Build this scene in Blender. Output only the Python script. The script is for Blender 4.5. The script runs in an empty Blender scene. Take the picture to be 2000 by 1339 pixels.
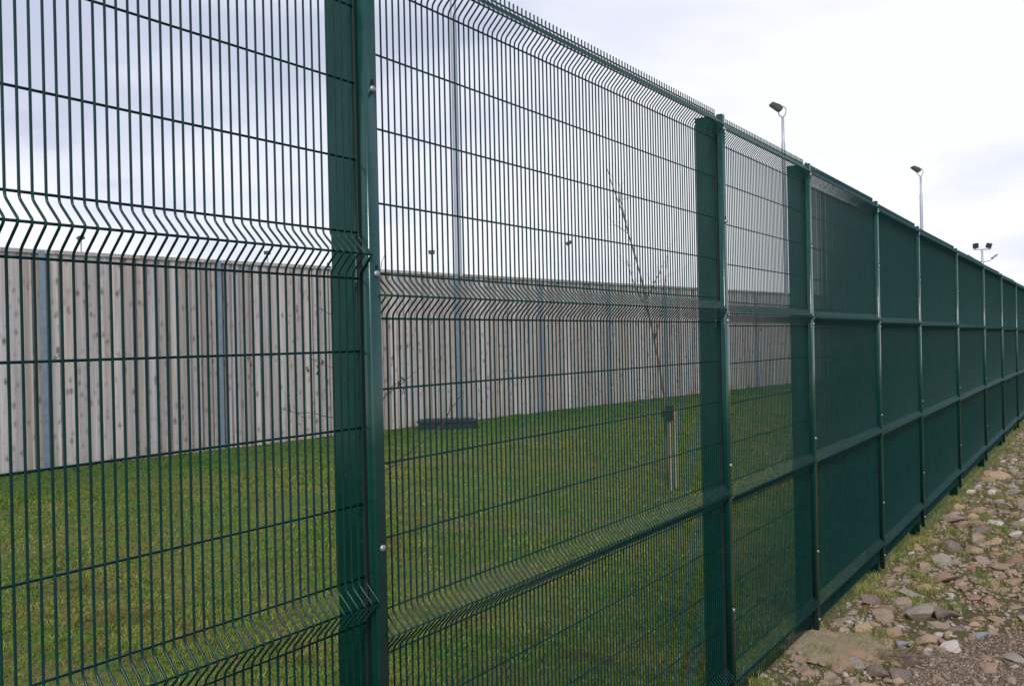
import bpy, bmesh, math, random
import numpy as np
from mathutils import Vector, Matrix, Euler

random.seed(7)
RNG = np.random.default_rng(11)
S = bpy.context.scene
COL = S.collection

# ------------------------------------------------------------------ camera
F = 1770.0                      # focal length in photo pixels (photo 2000 px wide)
CAMZ = 1.80
PITCH = math.radians(0.19)
ROLL = 0.0215
right0 = Vector((1, 0, 0)); up0 = Vector((0, math.sin(PITCH), math.cos(PITCH)))
fwd = Vector((0, math.cos(PITCH), -math.sin(PITCH)))
cr, sr = math.cos(ROLL), math.sin(ROLL)
rv = right0 * cr - up0 * sr
uv = up0 * cr + right0 * sr
CPOS = Vector((0, 0, CAMZ))
cam = bpy.data.cameras.new('camera'); camo = bpy.data.objects.new('camera', cam); COL.objects.link(camo)
cam.sensor_width = 36; cam.lens = F / 2000 * 36; cam.clip_start = 0.05; cam.clip_end = 3000
m = Matrix.Identity(4)
for i in range(3):
    m[i][0] = rv[i]; m[i][1] = uv[i]; m[i][2] = -fwd[i]; m[i][3] = CPOS[i]
camo.matrix_world = m
S.camera = camo

def ray(px, py):
    return fwd + rv * ((px - 1000) / F) + uv * ((669.5 - py) / F)
def atz(px, py, Z):              # point on the pixel's ray at depth Z
    return CPOS + ray(px, py) * Z
def project(p):
    q = Vector(p) - CPOS; z = q.dot(fwd)
    if z < 0.05: return (-9999, -9999, z)
    return (1000 + F * q.dot(rv) / z, 669.5 - F * q.dot(uv) / z, z)

# ------------------------------------------------------------------ world and sun
SUN_EL, SUN_AZ = math.radians(44), math.radians(188)     # azimuth clockwise from +Y
W = bpy.data.worlds.new('World'); S.world = W; W.use_nodes = True
nt = W.node_tree; nt.nodes.clear(); N = nt.nodes.new; L = nt.links.new
out = N('ShaderNodeOutputWorld'); bg = N('ShaderNodeBackground'); L(bg.outputs[0], out.inputs[0])
sky = N('ShaderNodeTexSky'); sky.sky_type = 'NISHITA'; sky.sun_disc = False
sky.sun_elevation = SUN_EL; sky.sun_rotation = SUN_AZ
skym = N('ShaderNodeVectorMath'); skym.operation = 'SCALE'; L(sky.outputs[0], skym.inputs[0]); skym.inputs['Scale'].default_value = 0.12
tc = N('ShaderNodeTexCoord'); sx = N('ShaderNodeSeparateXYZ'); L(tc.outputs['Generated'], sx.inputs[0])
def M2(op, a, b=None, c=None):
    n = N('ShaderNodeMath'); n.operation = op
    for k, v in enumerate((a, b, c)):
        if v is None: continue
        if isinstance(v, (int, float)): n.inputs[k].default_value = v
        else: L(v, n.inputs[k])
    return n.outputs[0]
zz = M2('MAXIMUM', sx.outputs[2], 0.0)
zz = M2('ADD', zz, 0.22)
cx_ = M2('DIVIDE', sx.outputs[0], zz); cy_ = M2('DIVIDE', sx.outputs[1], zz)
cb = N('ShaderNodeCombineXYZ'); L(cx_, cb.inputs[0]); L(cy_, cb.inputs[1]); cb.inputs[2].default_value = 0.7
n1 = N('ShaderNodeTexNoise'); n1.inputs['Scale'].default_value = 0.55; n1.inputs['Detail'].default_value = 6
n1.inputs['Roughness'].default_value = 0.52; n1.inputs['Distortion'].default_value = 0.5; L(cb.outputs[0], n1.inputs[0])
n2 = N('ShaderNodeTexNoise'); n2.inputs['Scale'].default_value = 2.3; n2.inputs['Detail'].default_value = 7; L(cb.outputs[0], n2.inputs[0])
# broad thicker cloud to the west (left), thinner cloud to the east where the sun is
side = M2('ADD', M2('MULTIPLY', sx.outputs[0], 0.10), M2('MULTIPLY_ADD', sx.outputs[2], -0.62, 0.145))
dens = M2('ADD', M2('ADD', n1.outputs[0], M2('MULTIPLY', M2('SUBTRACT', n2.outputs[0], 0.5), 0.36)), side)
cr_ = N('ShaderNodeValToRGB'); L(dens, cr_.inputs[0])
e = cr_.color_ramp.elements
e[0].position = 0.30; e[0].color = (0.40, 0.45, 0.58, 1)
e[1].position = 0.62; e[1].color = (0.76, 0.765, 0.785, 1)
k = e.new(0.43); k.color = (0.47, 0.50, 0.62, 1)
k = e.new(0.50); k.color = (0.62, 0.64, 0.74, 1)
# cloud deck ahead, broken up to blue sky on the right and behind
opn = M2('ADD', M2('MULTIPLY', sx.outputs[0], 1.0), M2('MULTIPLY', sx.outputs[1], -0.80))
opn = M2('ADD', opn, M2('MULTIPLY', M2('SUBTRACT', n2.outputs[0], 0.5), 1.2))
mr = N('ShaderNodeMapRange'); L(opn, mr.inputs[0]); mr.inputs[1].default_value = 0.05; mr.inputs[2].default_value = 0.62; mr.inputs[3].default_value = 0.95; mr.inputs[4].default_value = 0.22
mx = N('ShaderNodeMixRGB'); L(mr.outputs[0], mx.inputs[0]); L(skym.outputs[0], mx.inputs[1]); L(cr_.outputs[0], mx.inputs[2])
L(mx.outputs[0], bg.inputs[0]); bg.inputs[1].default_value = 1.0
sl = bpy.data.lights.new('sun', 'SUN'); slo = bpy.data.objects.new('sun', sl); COL.objects.link(slo)
sl.energy = 1.7; sl.angle = math.radians(14); sl.color = (1, 0.96, 0.9)
sd = Vector((math.sin(SUN_AZ) * math.cos(SUN_EL), math.cos(SUN_AZ) * math.cos(SUN_EL), math.sin(SUN_EL)))
slo.rotation_euler = sd.to_track_quat('Z', 'Y').to_euler()
S.render.engine = 'CYCLES'
S.view_settings.view_transform = 'Standard'; S.view_settings.look = 'None'
S.view_settings.exposure = 0.42; S.view_settings.gamma = 1; S.view_settings.use_curve_mapping = False

# ------------------------------------------------------------------ material helpers
class NB:
    def __init__(s, name):
        s.m = bpy.data.materials.new(name); s.m.use_nodes = True
        s.t = s.m.node_tree; s.b = s.t.nodes['Principled BSDF']
    def n(s, typ, **kw):
        x = s.t.nodes.new(typ)
        for k, v in kw.items():
            if k.startswith('i_'):
                x.inputs[k[2:].replace('_', ' ')].default_value = v
            else: setattr(x, k, v)
        return x
    def l(s, a, b): s.t.links.new(a, b)
    def coord(s, kind='Object'): return s.n('ShaderNodeTexCoord').outputs[kind]
    def pos(s): return s.n('ShaderNodeNewGeometry').outputs['Position']
    def noise(s, vec, scale, detail=4, rough=.55, dist=0.0):
        x = s.n('ShaderNodeTexNoise', i_Scale=scale, i_Detail=detail, i_Roughness=rough, i_Distortion=dist)
        s.l(vec, x.inputs[0]); return x.outputs[0]
    def ramp(s, fac, stops):
        r = s.n('ShaderNodeValToRGB'); s.l(fac, r.inputs[0]); el = r.color_ramp.elements
        el[0].position = stops[0][0]; el[0].color = (*stops[0][1], 1)
        el[1].position = stops[-1][0]; el[1].color = (*stops[-1][1], 1)
        for p, c in stops[1:-1]:
            q = el.new(p); q.color = (*c, 1)
        return r.outputs[0]
    def mix(s, f, a, b, mode='MIX'):
        x = s.n('ShaderNodeMixRGB', blend_type=mode)
        for sock, v in zip(x.inputs, (f, a, b)):
            if isinstance(v, (int, float)): sock.default_value = v
            elif isinstance(v, tuple): sock.default_value = (*v, 1)
            else: s.l(v, sock)
        return x.outputs[0]
    def math(s, op, a, b=0.0, c=0.0):
        x = s.n('ShaderNodeMath', operation=op)
        for sock, v in zip(x.inputs, (a, b, c)):
            if isinstance(v, (int, float)): sock.default_value = v
            else: s.l(v, sock)
        return x.outputs[0]
    def mapr(s, v, a, b, c, d):
        x = s.n('ShaderNodeMapRange', i_From_Min=a, i_From_Max=b, i_To_Min=c, i_To_Max=d); s.l(v, x.inputs[0]); return x.outputs[0]
    def scale(s, vec, v3):
        x = s.n('ShaderNodeMapping'); x.inputs['Scale'].default_value = v3; s.l(vec, x.inputs[0]); return x.outputs[0]
    def bump(s, h, strength, dist):
        x = s.n('ShaderNodeBump', i_Strength=strength, i_Distance=dist); s.l(h, x.inputs['Height']); s.l(x.outputs[0], s.b.inputs['Normal'])
    def col(s, c): s.l(c, s.b.inputs['Base Color'])
    def rough(s, v):
        if isinstance(v, (int, float)): s.b.inputs['Roughness'].default_value = v
        else: s.l(v, s.b.inputs['Roughness'])

def mat_green(name, a, b, r, sp_=.5):
    k = NB(name); p = k.pos()
    n = k.noise(p, 14, 3); f = k.noise(p, 260, 3)
    c = k.mix(k.mapr(n, .35, .7, 0, 1), a, b)
    sp = k.math('GREATER_THAN', k.noise(p, 75, 2), .74)
    c = k.mix(k.math('MULTIPLY', sp, .5), c, (.09, .16, .14))
    k.col(c); k.rough(k.mapr(n, .3, .7, r - .03, r + .05)); k.b.inputs['Specular IOR Level'].default_value = sp_
    return k.m
M_WIRE = mat_green('green_wire_coating', (.0002, .029, .027), (.0005, .039, .037), .30, .34)
M_COVER = mat_green('green_cover_coating', (.0006, .042, .032), (.0012, .054, .042), .22, .8)
M_POST = mat_green('green_post_coating', (.0006, .045, .028), (.0012, .058, .037), .26, .24)

def mat_simple(name, c, r, metal=0.0, var=.15, sc=30):
    k = NB(name); n = k.noise(k.pos(), sc, 4)
    d = tuple(x * (1 - var) for x in c); u = tuple(min(1, x * (1 + var)) for x in c)
    k.col(k.mix(k.mapr(n, .3, .7, 0, 1), d, u)); k.rough(r); k.b.inputs['Metallic'].default_value = metal
    return k.m
M_GALV = mat_simple('galvanised_steel', (.26, .31, .38), .42, .35, .14, 9)
M_BOLT = mat_simple('zinc_bolt', (.38, .40, .44), .45, .6, .1, 200)
M_DARKSLOT = mat_simple('dark_slot', (.008, .010, .010), .8)
M_POLE = mat_simple('pale_lamp_column', (.42, .43, .50), .45, .3, .1, 3)
M_HEAD = mat_simple('lamp_housing', (.05, .052, .06), .4, 0, .1, 10)
M_GLASS = mat_simple('lamp_glass', (.25, .27, .30), .1, 0, .05, 10)
M_BLACK = mat_simple('black_plastic', (.018, .024, .034), .45, 0, .2, 20)
M_BARK = mat_simple('sapling_bark', (.12, .10, .055), .8, 0, .35, 25)
M_TWIG = mat_simple('twig_bark', (.10, .07, .05), .8, 0, .35, 40)
M_LEAFD = mat_simple('dead_leaf', (.16, .075, .025), .8, 0, .35, 60)
M_STAKE = mat_simple('stake_timber', (.30, .26, .19), .8, 0, .2, 30)
M_TIE = mat_simple('rubber_tie', (.015, .015, .015), .6)

def mat_wood():
    k = NB('weathered_board'); o = k.coord(); oi = k.n('ShaderNodeObjectInfo')
    off = k.n('ShaderNodeVectorMath', operation='SCALE'); cmb = k.n('ShaderNodeCombineXYZ')
    for i in range(3): k.l(oi.outputs['Random'], cmb.inputs[i])
    k.l(cmb.outputs[0], off.inputs[0]); off.inputs['Scale'].default_value = 57.0
    ad = k.n('ShaderNodeVectorMath', operation='ADD'); k.l(o, ad.inputs[0]); k.l(off.outputs[0], ad.inputs[1]); v = ad.outputs[0]
    g = k.noise(k.scale(v, (42, 42, 1.6)), 1.0, 5, .6, .6)
    g2 = k.noise(k.scale(v, (9, 9, .55)), 1.0, 3, .5, .3)
    base = k.ramp(oi.outputs['Random'], [(0, (.36, .31, .27)), (.15, (.52, .475, .45)), (.3, (.40, .365, .36)), (.45, (.60, .565, .55)), (.6, (.41, .35, .29)), (.75, (.48, .46, .47)), (.88, (.62, .57, .52)), (1, (.43, .42, .45))])
    c = k.mix(k.mapr(g, .3, .72, 0, .75), base, k.mix(.5, base, (.22, .17, .13)))
    c = k.mix(k.mapr(g2, .52, .72, 0, .6), c, (.33, .335, .36))
    c = k.mix(k.mapr(g2, .48, .26, 0, .55), c, (.40, .30, .20))
    vo = k.n('ShaderNodeTexVoronoi', i_Scale=1.0, i_Randomness=1.0); dn = k.n('ShaderNodeVectorMath', operation='ADD'); nn = k.n('ShaderNodeTexNoise', i_Scale=9.0, i_Detail=3.0); k.l(v, nn.inputs[0])
    ns = k.n('ShaderNodeVectorMath', operation='SCALE'); k.l(nn.outputs['Color'], ns.inputs[0]); ns.inputs['Scale'].default_value = .35
    k.l(k.scale(v, (10, 10, 5.5)), dn.inputs[0]); k.l(ns.outputs[0], dn.inputs[1]); k.l(dn.outputs[0], vo.inputs[0])
    kn = k.mapr(vo.outputs['Distance'], .10, .38, 1, 0)
    kn = k.math('MULTIPLY', kn, k.mapr(k.noise(v, 4.2, 2), .38, .58, 0, 1))
    c = k.mix(k.math('MULTIPLY', kn, .95), c, (.13, .085, .055))
    # algae and splash at the foot
    sp = k.n('ShaderNodeSeparateXYZ'); k.l(o, sp.inputs[0])
    foot = k.math('MULTIPLY', k.mapr(sp.outputs[2], .0, .42, 1, 0), k.mapr(k.noise(v, 5, 3), .35, .65, .15, 1))
    c = k.mix(k.math('MULTIPLY', foot, .4), c, (.21, .20, .12))
    st = k.noise(k.scale(v, (14, 14, .22)), 1.0, 4, .7)
    c = k.mix(k.mapr(st, .50, .66, 0, .55), c, (.23, .215, .22))
    c = k.mix(k.mapr(st, .48, .34, 0, .5), c, (.68, .64, .62))
    c = k.mix(1.0, c, (1.14, 1.11, 1.11), 'MULTIPLY')
    k.col(c); k.rough(.85); k.bump(g, .25, .01); return k.m
M_WOOD = mat_wood()

def lush(k, p):     # damp strip of deeper green along the timber fence
    q = k.n('ShaderNodeVectorMath', operation='SUBTRACT'); k.l(p, q.inputs[0]); q.inputs[1].default_value = LUSH_A
    d = k.n('ShaderNodeVectorMath', operation='DOT_PRODUCT'); k.l(q.outputs[0], d.inputs[0]); d.inputs[1].default_value = LUSH_N
    w = k.math('ADD', d.outputs['Value'], k.math('MULTIPLY', k.math('SUBTRACT', k.noise(p, 1.5, 3), .5), 3.0))
    return k.mapr(w, .8, 3.4, 1, 0)
_a = atz(0, 685, F / 148.7); LUSH_A = (_a.x, _a.y, 0)
LUSH_N = (math.cos(math.radians(41.2)), -math.sin(math.radians(41.2)), 0)
def mat_lawn():
    k = NB('lawn_turf'); p = k.pos()
    a = k.noise(p, .55, 5, .6, .4); b = k.noise(p, 3.2, 5, .65); c3 = k.noise(p, 28, 4, .7); d = k.noise(p, 120, 3)
    g = k.mix(k.mapr(b, .3, .7, 0, 1), (.045, .105, .008), (.115, .155, .016))
    br = k.mix(k.mapr(c3, .3, .7, 0, 1), (.080, .058, .018), (.20, .165, .045))
    f = k.math('ADD', k.math('MULTIPLY', a, .55), k.math('MULTIPLY', b, .65))
    c = k.mix(k.mapr(f, .54, .68, 0, .7), g, br)
    c = k.mix(k.mapr(c3, .58, .75, 0, .7), c, (.17, .16, .05))
    c = k.mix(k.mapr(d, .55, .3, 0, .6), c, (.018, .024, .006))
    c = k.mix(k.math('MULTIPLY', lush(k, p), .75), c, (.035, .10, .010))
    k.col(c); k.rough(.95); k.bump(k.math('ADD', c3, k.math('MULTIPLY', d, .5)), .8, .02); return k.m
M_LAWN = mat_lawn()
def mat_dirt():
    k = NB('stony_soil'); p = k.pos()
    a = k.noise(p, 1.1, 5, .6, .5); b = k.noise(p, 7, 5, .65); c3 = k.noise(p, 45, 5, .7); d = k.noise(p, 170, 3)
    soil = k.mix(k.mapr(b, .3, .7, 0, 1), (.075, .045, .022), (.20, .135, .075))
    moss = k.mix(k.mapr(c3, .3, .7, 0, 1), (.060, .065, .008), (.20, .18, .035))
    c = k.mix(k.mapr(k.math('ADD', k.math('MULTIPLY', a, .6), k.math('MULTIPLY', b, .4)), .40, .50, 0, .85), soil, moss)
    # pale crushed gravel on the track away from the fence
    at = k.n('ShaderNodeAttribute', attribute_name='gravel')
    vo = k.n('ShaderNodeTexVoronoi', i_Scale=55.0); k.l(p, vo.inputs[0])
    gr = k.mix(k.mapr(vo.outputs['Distance'], .1, .55, 1, 0), (.13, .085, .055), (.36, .27, .21))
    c = k.mix(at.outputs['Fac'], c, gr)
    c = k.mix(k.mapr(c3, .6, .8, 0, .6), c, (.36, .28, .22))
    c = k.mix(k.mapr(d, .5, .3, 0, .6), c, (.045, .03, .018))
    k.col(c); k.rough(.95); k.bump(k.math('ADD', c3, k.math('MULTIPLY', d, .6)), .9, .025); return k.m
M_DIRT = mat_dirt()
def mat_sand():
    k = NB('sandy_spoil'); p = k.pos(); b = k.noise(p, 9, 5, .6); c3 = k.noise(p, 70, 4, .7)
    c = k.mix(k.mapr(b, .35, .65, 0, 1), (.33, .25, .155), (.25, .205, .105))
    c = k.mix(k.mapr(c3, .45, .7, 0, .6), c, (.19, .14, .08)); k.col(c); k.rough(.95); k.bump(c3, .8, .015); return k.m
M_SAND = mat_sand()
def mat_stone(name, stops):
    k = NB(name); oi = k.n('ShaderNodeObjectInfo'); g = k.n('ShaderNodeNewGeometry')
    o = k.coord(); p = k.pos()
    base = k.ramp(oi.outputs['Random'], stops) if name != 'loose_pebble' else k.ramp(g.outputs['Random Per Island'], stops)
    b = k.noise(p, 14, 5, .65, .8); c3 = k.noise(p, 90, 5, .7); w = k.noise(k.scale(p, (6, 6, 34)), 1.0, 4, .6, 1.0)
    c = k.mix(k.mapr(b, .3, .7, 0, .65), base, k.mix(.6, base, (.40, .32, .25)))
    c = k.mix(k.mapr(w, .5, .68, 0, .45), c, k.mix(.55, c, (.10, .06, .045)))
    c = k.mix(k.mapr(c3, .5, .72, 0, .5), c, (.40, .34, .29))
    c = k.mix(k.mapr(c3, .42, .25, 0, .6), c, (.07, .05, .035))
    k.col(c); k.rough(.85); k.bump(k.math('ADD', c3, b), .6, .012); return k.m
BR = (.27, .165, .085); TAN = (.36, .235, .13); RED = (.27, .15, .09); GRY = (.26, .22, .175); PALE = (.52, .47, .42); DRK = (.12, .078, .058); BLU = (.22, .235, .27); VIO = (.25, .18, .125)
STM = {n: mat_stone('stone_' + n, [(0, c), (1, tuple(x * 1.12 for x in c))]) for n, c in
       dict(brown=BR, tan=TAN, red=RED, grey=GRY, pale=PALE, dark=DRK, blue=BLU, violet=VIO).items()}
M_PEB = mat_stone('loose_pebble', [(0, BR), (.2, (.30, .20, .115)), (.4, RED), (.55, GRY), (.7, VIO), (.9, (.36, .27, .18)), (1, PALE)])
def mat_blade(name, stops):
    k = NB(name); g = k.n('ShaderNodeNewGeometry')
    c = k.ramp(g.outputs['Random Per Island'], stops)
    n = k.noise(g.outputs['Position'], 1.1, 5, .65); n3_ = k.noise(g.outputs['Position'], 2.3, 5, .7, .6)
    n2_ = k.noise(g.outputs['Position'], 6.5, 4, .65)
    c = k.mix(k.mapr(n, .50, .58, 0, .75), c, k.mix(.8, c, (.33, .28, .07)))
    c = k.mix(k.mapr(n3_, .55, .63, 0, .85), c, k.mix(.85, c, (.12, .065, .025)))
    c = k.mix(k.mapr(n3_, .44, .36, 0, .5), c, (.05, .15, .012))
    c = k.mix(k.mapr(n2_, .54, .62, 0, .7), c, k.mix(.8, c, (.17, .10, .045)))
    if name == 'grass_blade': c = k.mix(k.math('MULTIPLY', lush(k, g.outputs['Position']), .75), c, (.035, .11, .010))
    k.col(c); k.rough(.8); k.b.inputs['Specular IOR Level'].default_value = .15; return k.m
M_BLADE = mat_blade('grass_blade', [(0, (.055, .150, .010)), (.4, (.100, .205, .014)), (.7, (.17, .25, .025)), (.9, (.25, .26, .055)), (1, (.42, .37, .14))])
M_BLADE2 = mat_blade('rough_grass_blade', [(0, (.06, .14, .02)), (.3, (.12, .22, .03)), (.55, (.20, .24, .06)), (.8, (.34, .30, .12)), (1, (.50, .42, .22))])
M_STRAW = mat_blade('dry_stalk', [(0, (.16, .11, .075)), (.5, (.28, .21, .15)), (1, (.42, .34, .25))])

# ------------------------------------------------------------------ mesh helpers
def mesh_np(name, V, Fc, mat=None, smooth=False):
    V = np.asarray(V, dtype=np.float32); Fc = np.asarray(Fc, dtype=np.int32)
    me = bpy.data.meshes.new(name); nf, k = Fc.shape
    me.vertices.add(len(V)); me.vertices.foreach_set('co', V.ravel())
    me.loops.add(nf * k); me.loops.foreach_set('vertex_index', Fc.ravel())
    me.polygons.add(nf); me.polygons.foreach_set('loop_start', np.arange(0, nf * k, k, dtype=np.int32))
    me.update(calc_edges=True)
    if smooth: me.polygons.foreach_set('use_smooth', np.ones(nf, dtype=bool))
    if mat: me.materials.append(mat)
    me.validate(); return me
def link(name, me, parent=None, loc=(0, 0, 0), rot=(0, 0, 0)):
    o = bpy.data.objects.new(name, me); COL.objects.link(o); o.parent = parent; o.location = loc; o.rotation_euler = rot; return o
def tag(o, label=None, cat=None, group=None, kind=None):
    if label: o['label'] = label
    if cat: o['category'] = cat
    if group: o['group'] = group
    if kind: o['kind'] = kind
    return o
class MB:
    """collects triangles/quads (stored as quads; triangles repeat through bmesh)"""
    def __init__(s): s.v = []; s.f = []; s.sm = []
    def quadbox(s, lo, hi, mat4=None, bev=0):
        x0, y0, z0 = lo; x1, y1, z1 = hi
        P = [(x0, y0, z0), (x1, y0, z0), (x1, y1, z0), (x0, y1, z0), (x0, y0, z1), (x1, y0, z1), (x1, y1, z1), (x0, y1, z1)]
        if mat4: P = [tuple(mat4 @ Vector(p)) for p in P]
        b = len(s.v); s.v += P
        for q in ((3, 2, 1, 0), (4, 5, 6, 7), (0, 1, 5, 4), (1, 2, 6, 5), (2, 3, 7, 6), (3, 0, 4, 7)):
            s.f.append([b + i for i in q]); s.sm.append(False)
    def prism(s, prof, z0, z1, smooth=False, axis=2, ztop=None):
        n = len(prof); b = len(s.v)
        for z in (z0, z1): s.v += [(x, y, z) for x, y in prof]
        for i in range(n):
            j = (i + 1) % n; s.f.append([b + i, b + j, b + n + j, b + n + i]); s.sm.append(smooth)
        s.f.append([b + i for i in reversed(range(n))]); s.sm.append(False)
        s.f.append([b + n + i for i in range(n)]); s.sm.append(False)
    def tube(s, pts, rad, n=8, cap=True):
        pts = [Vector(p) for p in pts]
        if isinstance(rad, (int, float)): rad = [rad] * len(pts)
        b = len(s.v); ref = None
        for i, p in enumerate(pts):
            t = (pts[min(i + 1, len(pts) - 1)] - pts[max(i - 1, 0)]).normalized()
            if ref is None: ref = t.orthogonal().normalized()
            ref = (ref - t * ref.dot(t)).normalized(); w = t.cross(ref)
            for k in range(n):
                a = 2 * math.pi * k / n; s.v.append(tuple(p + (ref * math.cos(a) + w * math.sin(a)) * rad[i]))
        for i in range(len(pts) - 1):
            for k in range(n):
                k2 = (k + 1) % n; s.f.append([b + i * n + k, b + i * n + k2, b + (i + 1) * n + k2, b + (i + 1) * n + k]); s.sm.append(True)
        if cap:
            s.f.append([b + k for k in reversed(range(n))]); s.sm.append(False)
            e_ = b + (len(pts) - 1) * n; s.f.append([e_ + k for k in range(n)]); s.sm.append(False)
    def mesh(s, name, mat):
        me = bpy.data.meshes.new(name); me.from_pydata(s.v, [], s.f); me.update()
        me.polygons.foreach_set('use_smooth', s.sm); me.materials.append(mat); return me
    def build(s, name, mat, parent=None, **kw): return link(name, s.mesh(name, mat), parent, **kw)

def vnoise(x, y, seed=0):
    xi = np.floor(x).astype(np.int64); yi = np.floor(y).astype(np.int64); fx = x - xi; fy = y - yi
    fx = fx * fx * (3 - 2 * fx); fy = fy * fy * (3 - 2 * fy)
    def h(a, b):
        q = (a * 374761393 + b * 668265263 + seed * 974711) & 0xffffffff
        q = ((q ^ (q >> 13)) * 1274126177) & 0xffffffff; q = q ^ (q >> 16)
        return (q & 0xffff) / 65535.0
    return (h(xi, yi) * (1 - fx) + h(xi + 1, yi) * fx) * (1 - fy) + (h(xi, yi + 1) * (1 - fx) + h(xi + 1, yi + 1) * fx) * fy
def fbm(x, y, o=4, seed=0):
    s = 0; a = .5
    for i in range(o): s = s + a * (vnoise(x * 2 ** i, y * 2 ** i, seed + i) - .5); a *= .5
    return s

# ------------------------------------------------------------------ fence frame of reference
# posts: right edge of the cover strip (photo x), photo y, vertical scale px per metre
PM = [(747, 600, 742), (1422, 615, 397), (1588, 620, 311), (1718, 630, 242), (1797.5, 634, 198), (1871, 637, 158),
      (1922.5, 640, 130), (1957, 641, 111.6), (1985, 643, 96.7)]
TH = math.radians(33.6); T = Vector((math.sin(TH), math.cos(TH), 0)); NI = Vector((-math.cos(TH), math.sin(TH), 0))
posts = []
for x, y, s in PM:
    p = atz(x + (2 if x > 1000 else 0), y, F / s) - T * .0225 + NI * .036; posts.append(Vector((p.x, p.y, 0)))
d0 = (posts[1] - posts[0]).normalized()
posts.insert(0, posts[0] - d0 * 2.5)
dl = (posts[-1] - posts[-3]).normalized()
for i in range(4): posts.append(posts[-1] + dl * 2.75)
posts.insert(0, posts[0] - d0 * 2.5)
O = posts[2]
# z of the mid fold of every panel above the camera (panels step down the slope)
TIP = [.333, .229, .125, .107, .098, .077, .057, .037, .022, .0, -.02, -.04, -.06, -.08]
TIP = [t + CAMZ for t in TIP]

def gout(t):      # outside ground height at distance t along the fence
    return CAMZ + np.interp(t, [-6, 0, 2.5, 4, 5.9, 7.9, 10.6, 13.4, 16, 20, 60], [-1.68, -1.72, -1.80, -1.885, -1.95, -2.01, -2.04, -2.06, -2.04, -2.03, -2.05])
def ground(x, y):
    x = np.asarray(x, float); y = np.asarray(y, float)
    t = (x - O.x) * T.x + (y - O.y) * T.y; d = (x - O.x) * NI.x + (y - O.y) * NI.y
    g = gout(t)
    q = np.clip(d / 5.5, 0, 1); q = q * q * (3 - 2 * q)
    z = g * (1 - q) + (CAMZ - 1.63) * q
    near = np.clip(1 - np.abs(d) / 60, 0, 1)
    bump = np.where(d > 0, .05 * fbm(x * 1.7, y * 1.7, 3, 5) + .02 * fbm(x * 7, y * 7, 2, 9), .16 * fbm(x * .9, y * .9, 3, 3) + .07 * fbm(x * 5, y * 5, 3, 8))
    return z + bump * np.clip(np.abs(d) / .5, 0.15, 1) * near
def gz(x, y): return float(ground(x, y))
def hit(px, py):           # where a pixel's ray meets the ground
    r = ray(px, py); Z = 1.0
    a, b = .5, 120
    for _ in range(60):
        mzz = (a + b) / 2; p = CPOS + r * mzz
        if p.z > gz(p.x, p.y): a = mzz
        else: b = mzz
    return CPOS + r * a
def fr(x, y):
    return ((x - O.x) * T.x + (y - O.y) * T.y, (x - O.x) * NI.x + (y - O.y) * NI.y)

# ------------------------------------------------------------------ ground sheets
def graded(a, b, n, c, k):
    u = np.linspace(-1, 1, n); v = np.sinh(u * k) / math.sinh(k)
    return np.where(v < 0, c + v * (c - a), c + v * (b - c))
def sheet(name, ts, ds, mat, attr=False):
    Tt, Dd = np.meshgrid(ts, ds, indexing='ij')
    X = O.x + Tt * T.x + Dd * NI.x; Y = O.y + Tt * T.y + Dd * NI.y; Z = ground(X, Y)
    n, m_ = Tt.shape; idx = np.arange(n * m_).reshape(n, m_)
    Fc = np.stack([idx[:-1, :-1], idx[1:, :-1], idx[1:, 1:], idx[:-1, 1:]], -1).reshape(-1, 4)
    me = mesh_np(name, np.stack([X, Y, Z], -1).reshape(-1, 3), Fc, mat, True)
    if attr:
        g = gravel_mask(X, Y)
        a = me.attributes.new('gravel', 'FLOAT', 'POINT'); a.data.foreach_set('value', g.ravel().astype(np.float32))
    o = link(name, me); tag(o, kind='structure'); return o
def gravel_mask(X, Y):
    t = (X - O.x) * T.x + (Y - O.y) * T.y; d = (X - O.x) * NI.x + (Y - O.y) * NI.y
    e_ = -.62 - .06 * (t - 3.4) - 1.0 * np.maximum(0, t - 4.35) + .35 * fbm(X * 2.6, Y * 2.6, 4, 21)
    return np.clip((e_ - d) / .12, 0, 1)
lawn = sheet('lawn', graded(-40, 150, 330, 4, 4.2), np.concatenate([[0], np.geomspace(.05, 90, 150)]), M_LAWN)
stony = sheet('ground', graded(-40, 150, 420, 5, 4.6), -np.concatenate([[0], np.linspace(.02, 6, 200), np.geomspace(6.2, 110, 40)]), M_DIRT, True)
far = mesh_np('field', [(-900, -900, CAMZ - 2.6), (900, -900, CAMZ - 2.6), (900, 900, CAMZ - 2.6), (-900, 900, CAMZ - 2.6)], [(0, 1, 2, 3)], M_LAWN)
tag(link('far_field', far), kind='structure')

# ------------------------------------------------------------------ mesh fence
fence = link('mesh_fence', None, loc=(posts[1].x, posts[1].y, 0))
tag(fence, 'tall green welded mesh security fence on deep posts running away to the right', 'fence')
FI = fence.location.copy()
WR = .0031; PITCHW = .025; VD = .045
BOT = -1.93
def wire_path():
    pts = [(0, 0, .98)]
    for c in (.9, 0, -.9, -1.8):
        for z, y in ((.056, 0), (.047, -.002), (.040, -.0075), (.007, -VD * .90), (0, -VD), (-.007, -VD * .90), (-.040, -.0075), (-.047, -.002), (-.056, 0)):
            pts.append((0, y, c + z))
    pts.append((0, 0, BOT)); return pts
wm = MB(); wm.tube(wire_path(), WR * .89, 8); WIRE = wm.mesh('vertical_wire', M_WIRE)
wl = MB(); wl.tube(wire_path(), WR * 1.04, 7)
WLV = np.array(wl.v); WLF = [f for f in wl.f if len(f) == 4]
HZ = []
for c in (.9, 0, -.9, -1.8):
    HZ += [(c + .06, 0), (c, 1), (c - .06, 0)]
    if c > -1.8: HZ += [(c - .05 - .2 * k_, 0) for k_ in (1, 2, 3)]
hzm = {}
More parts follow.
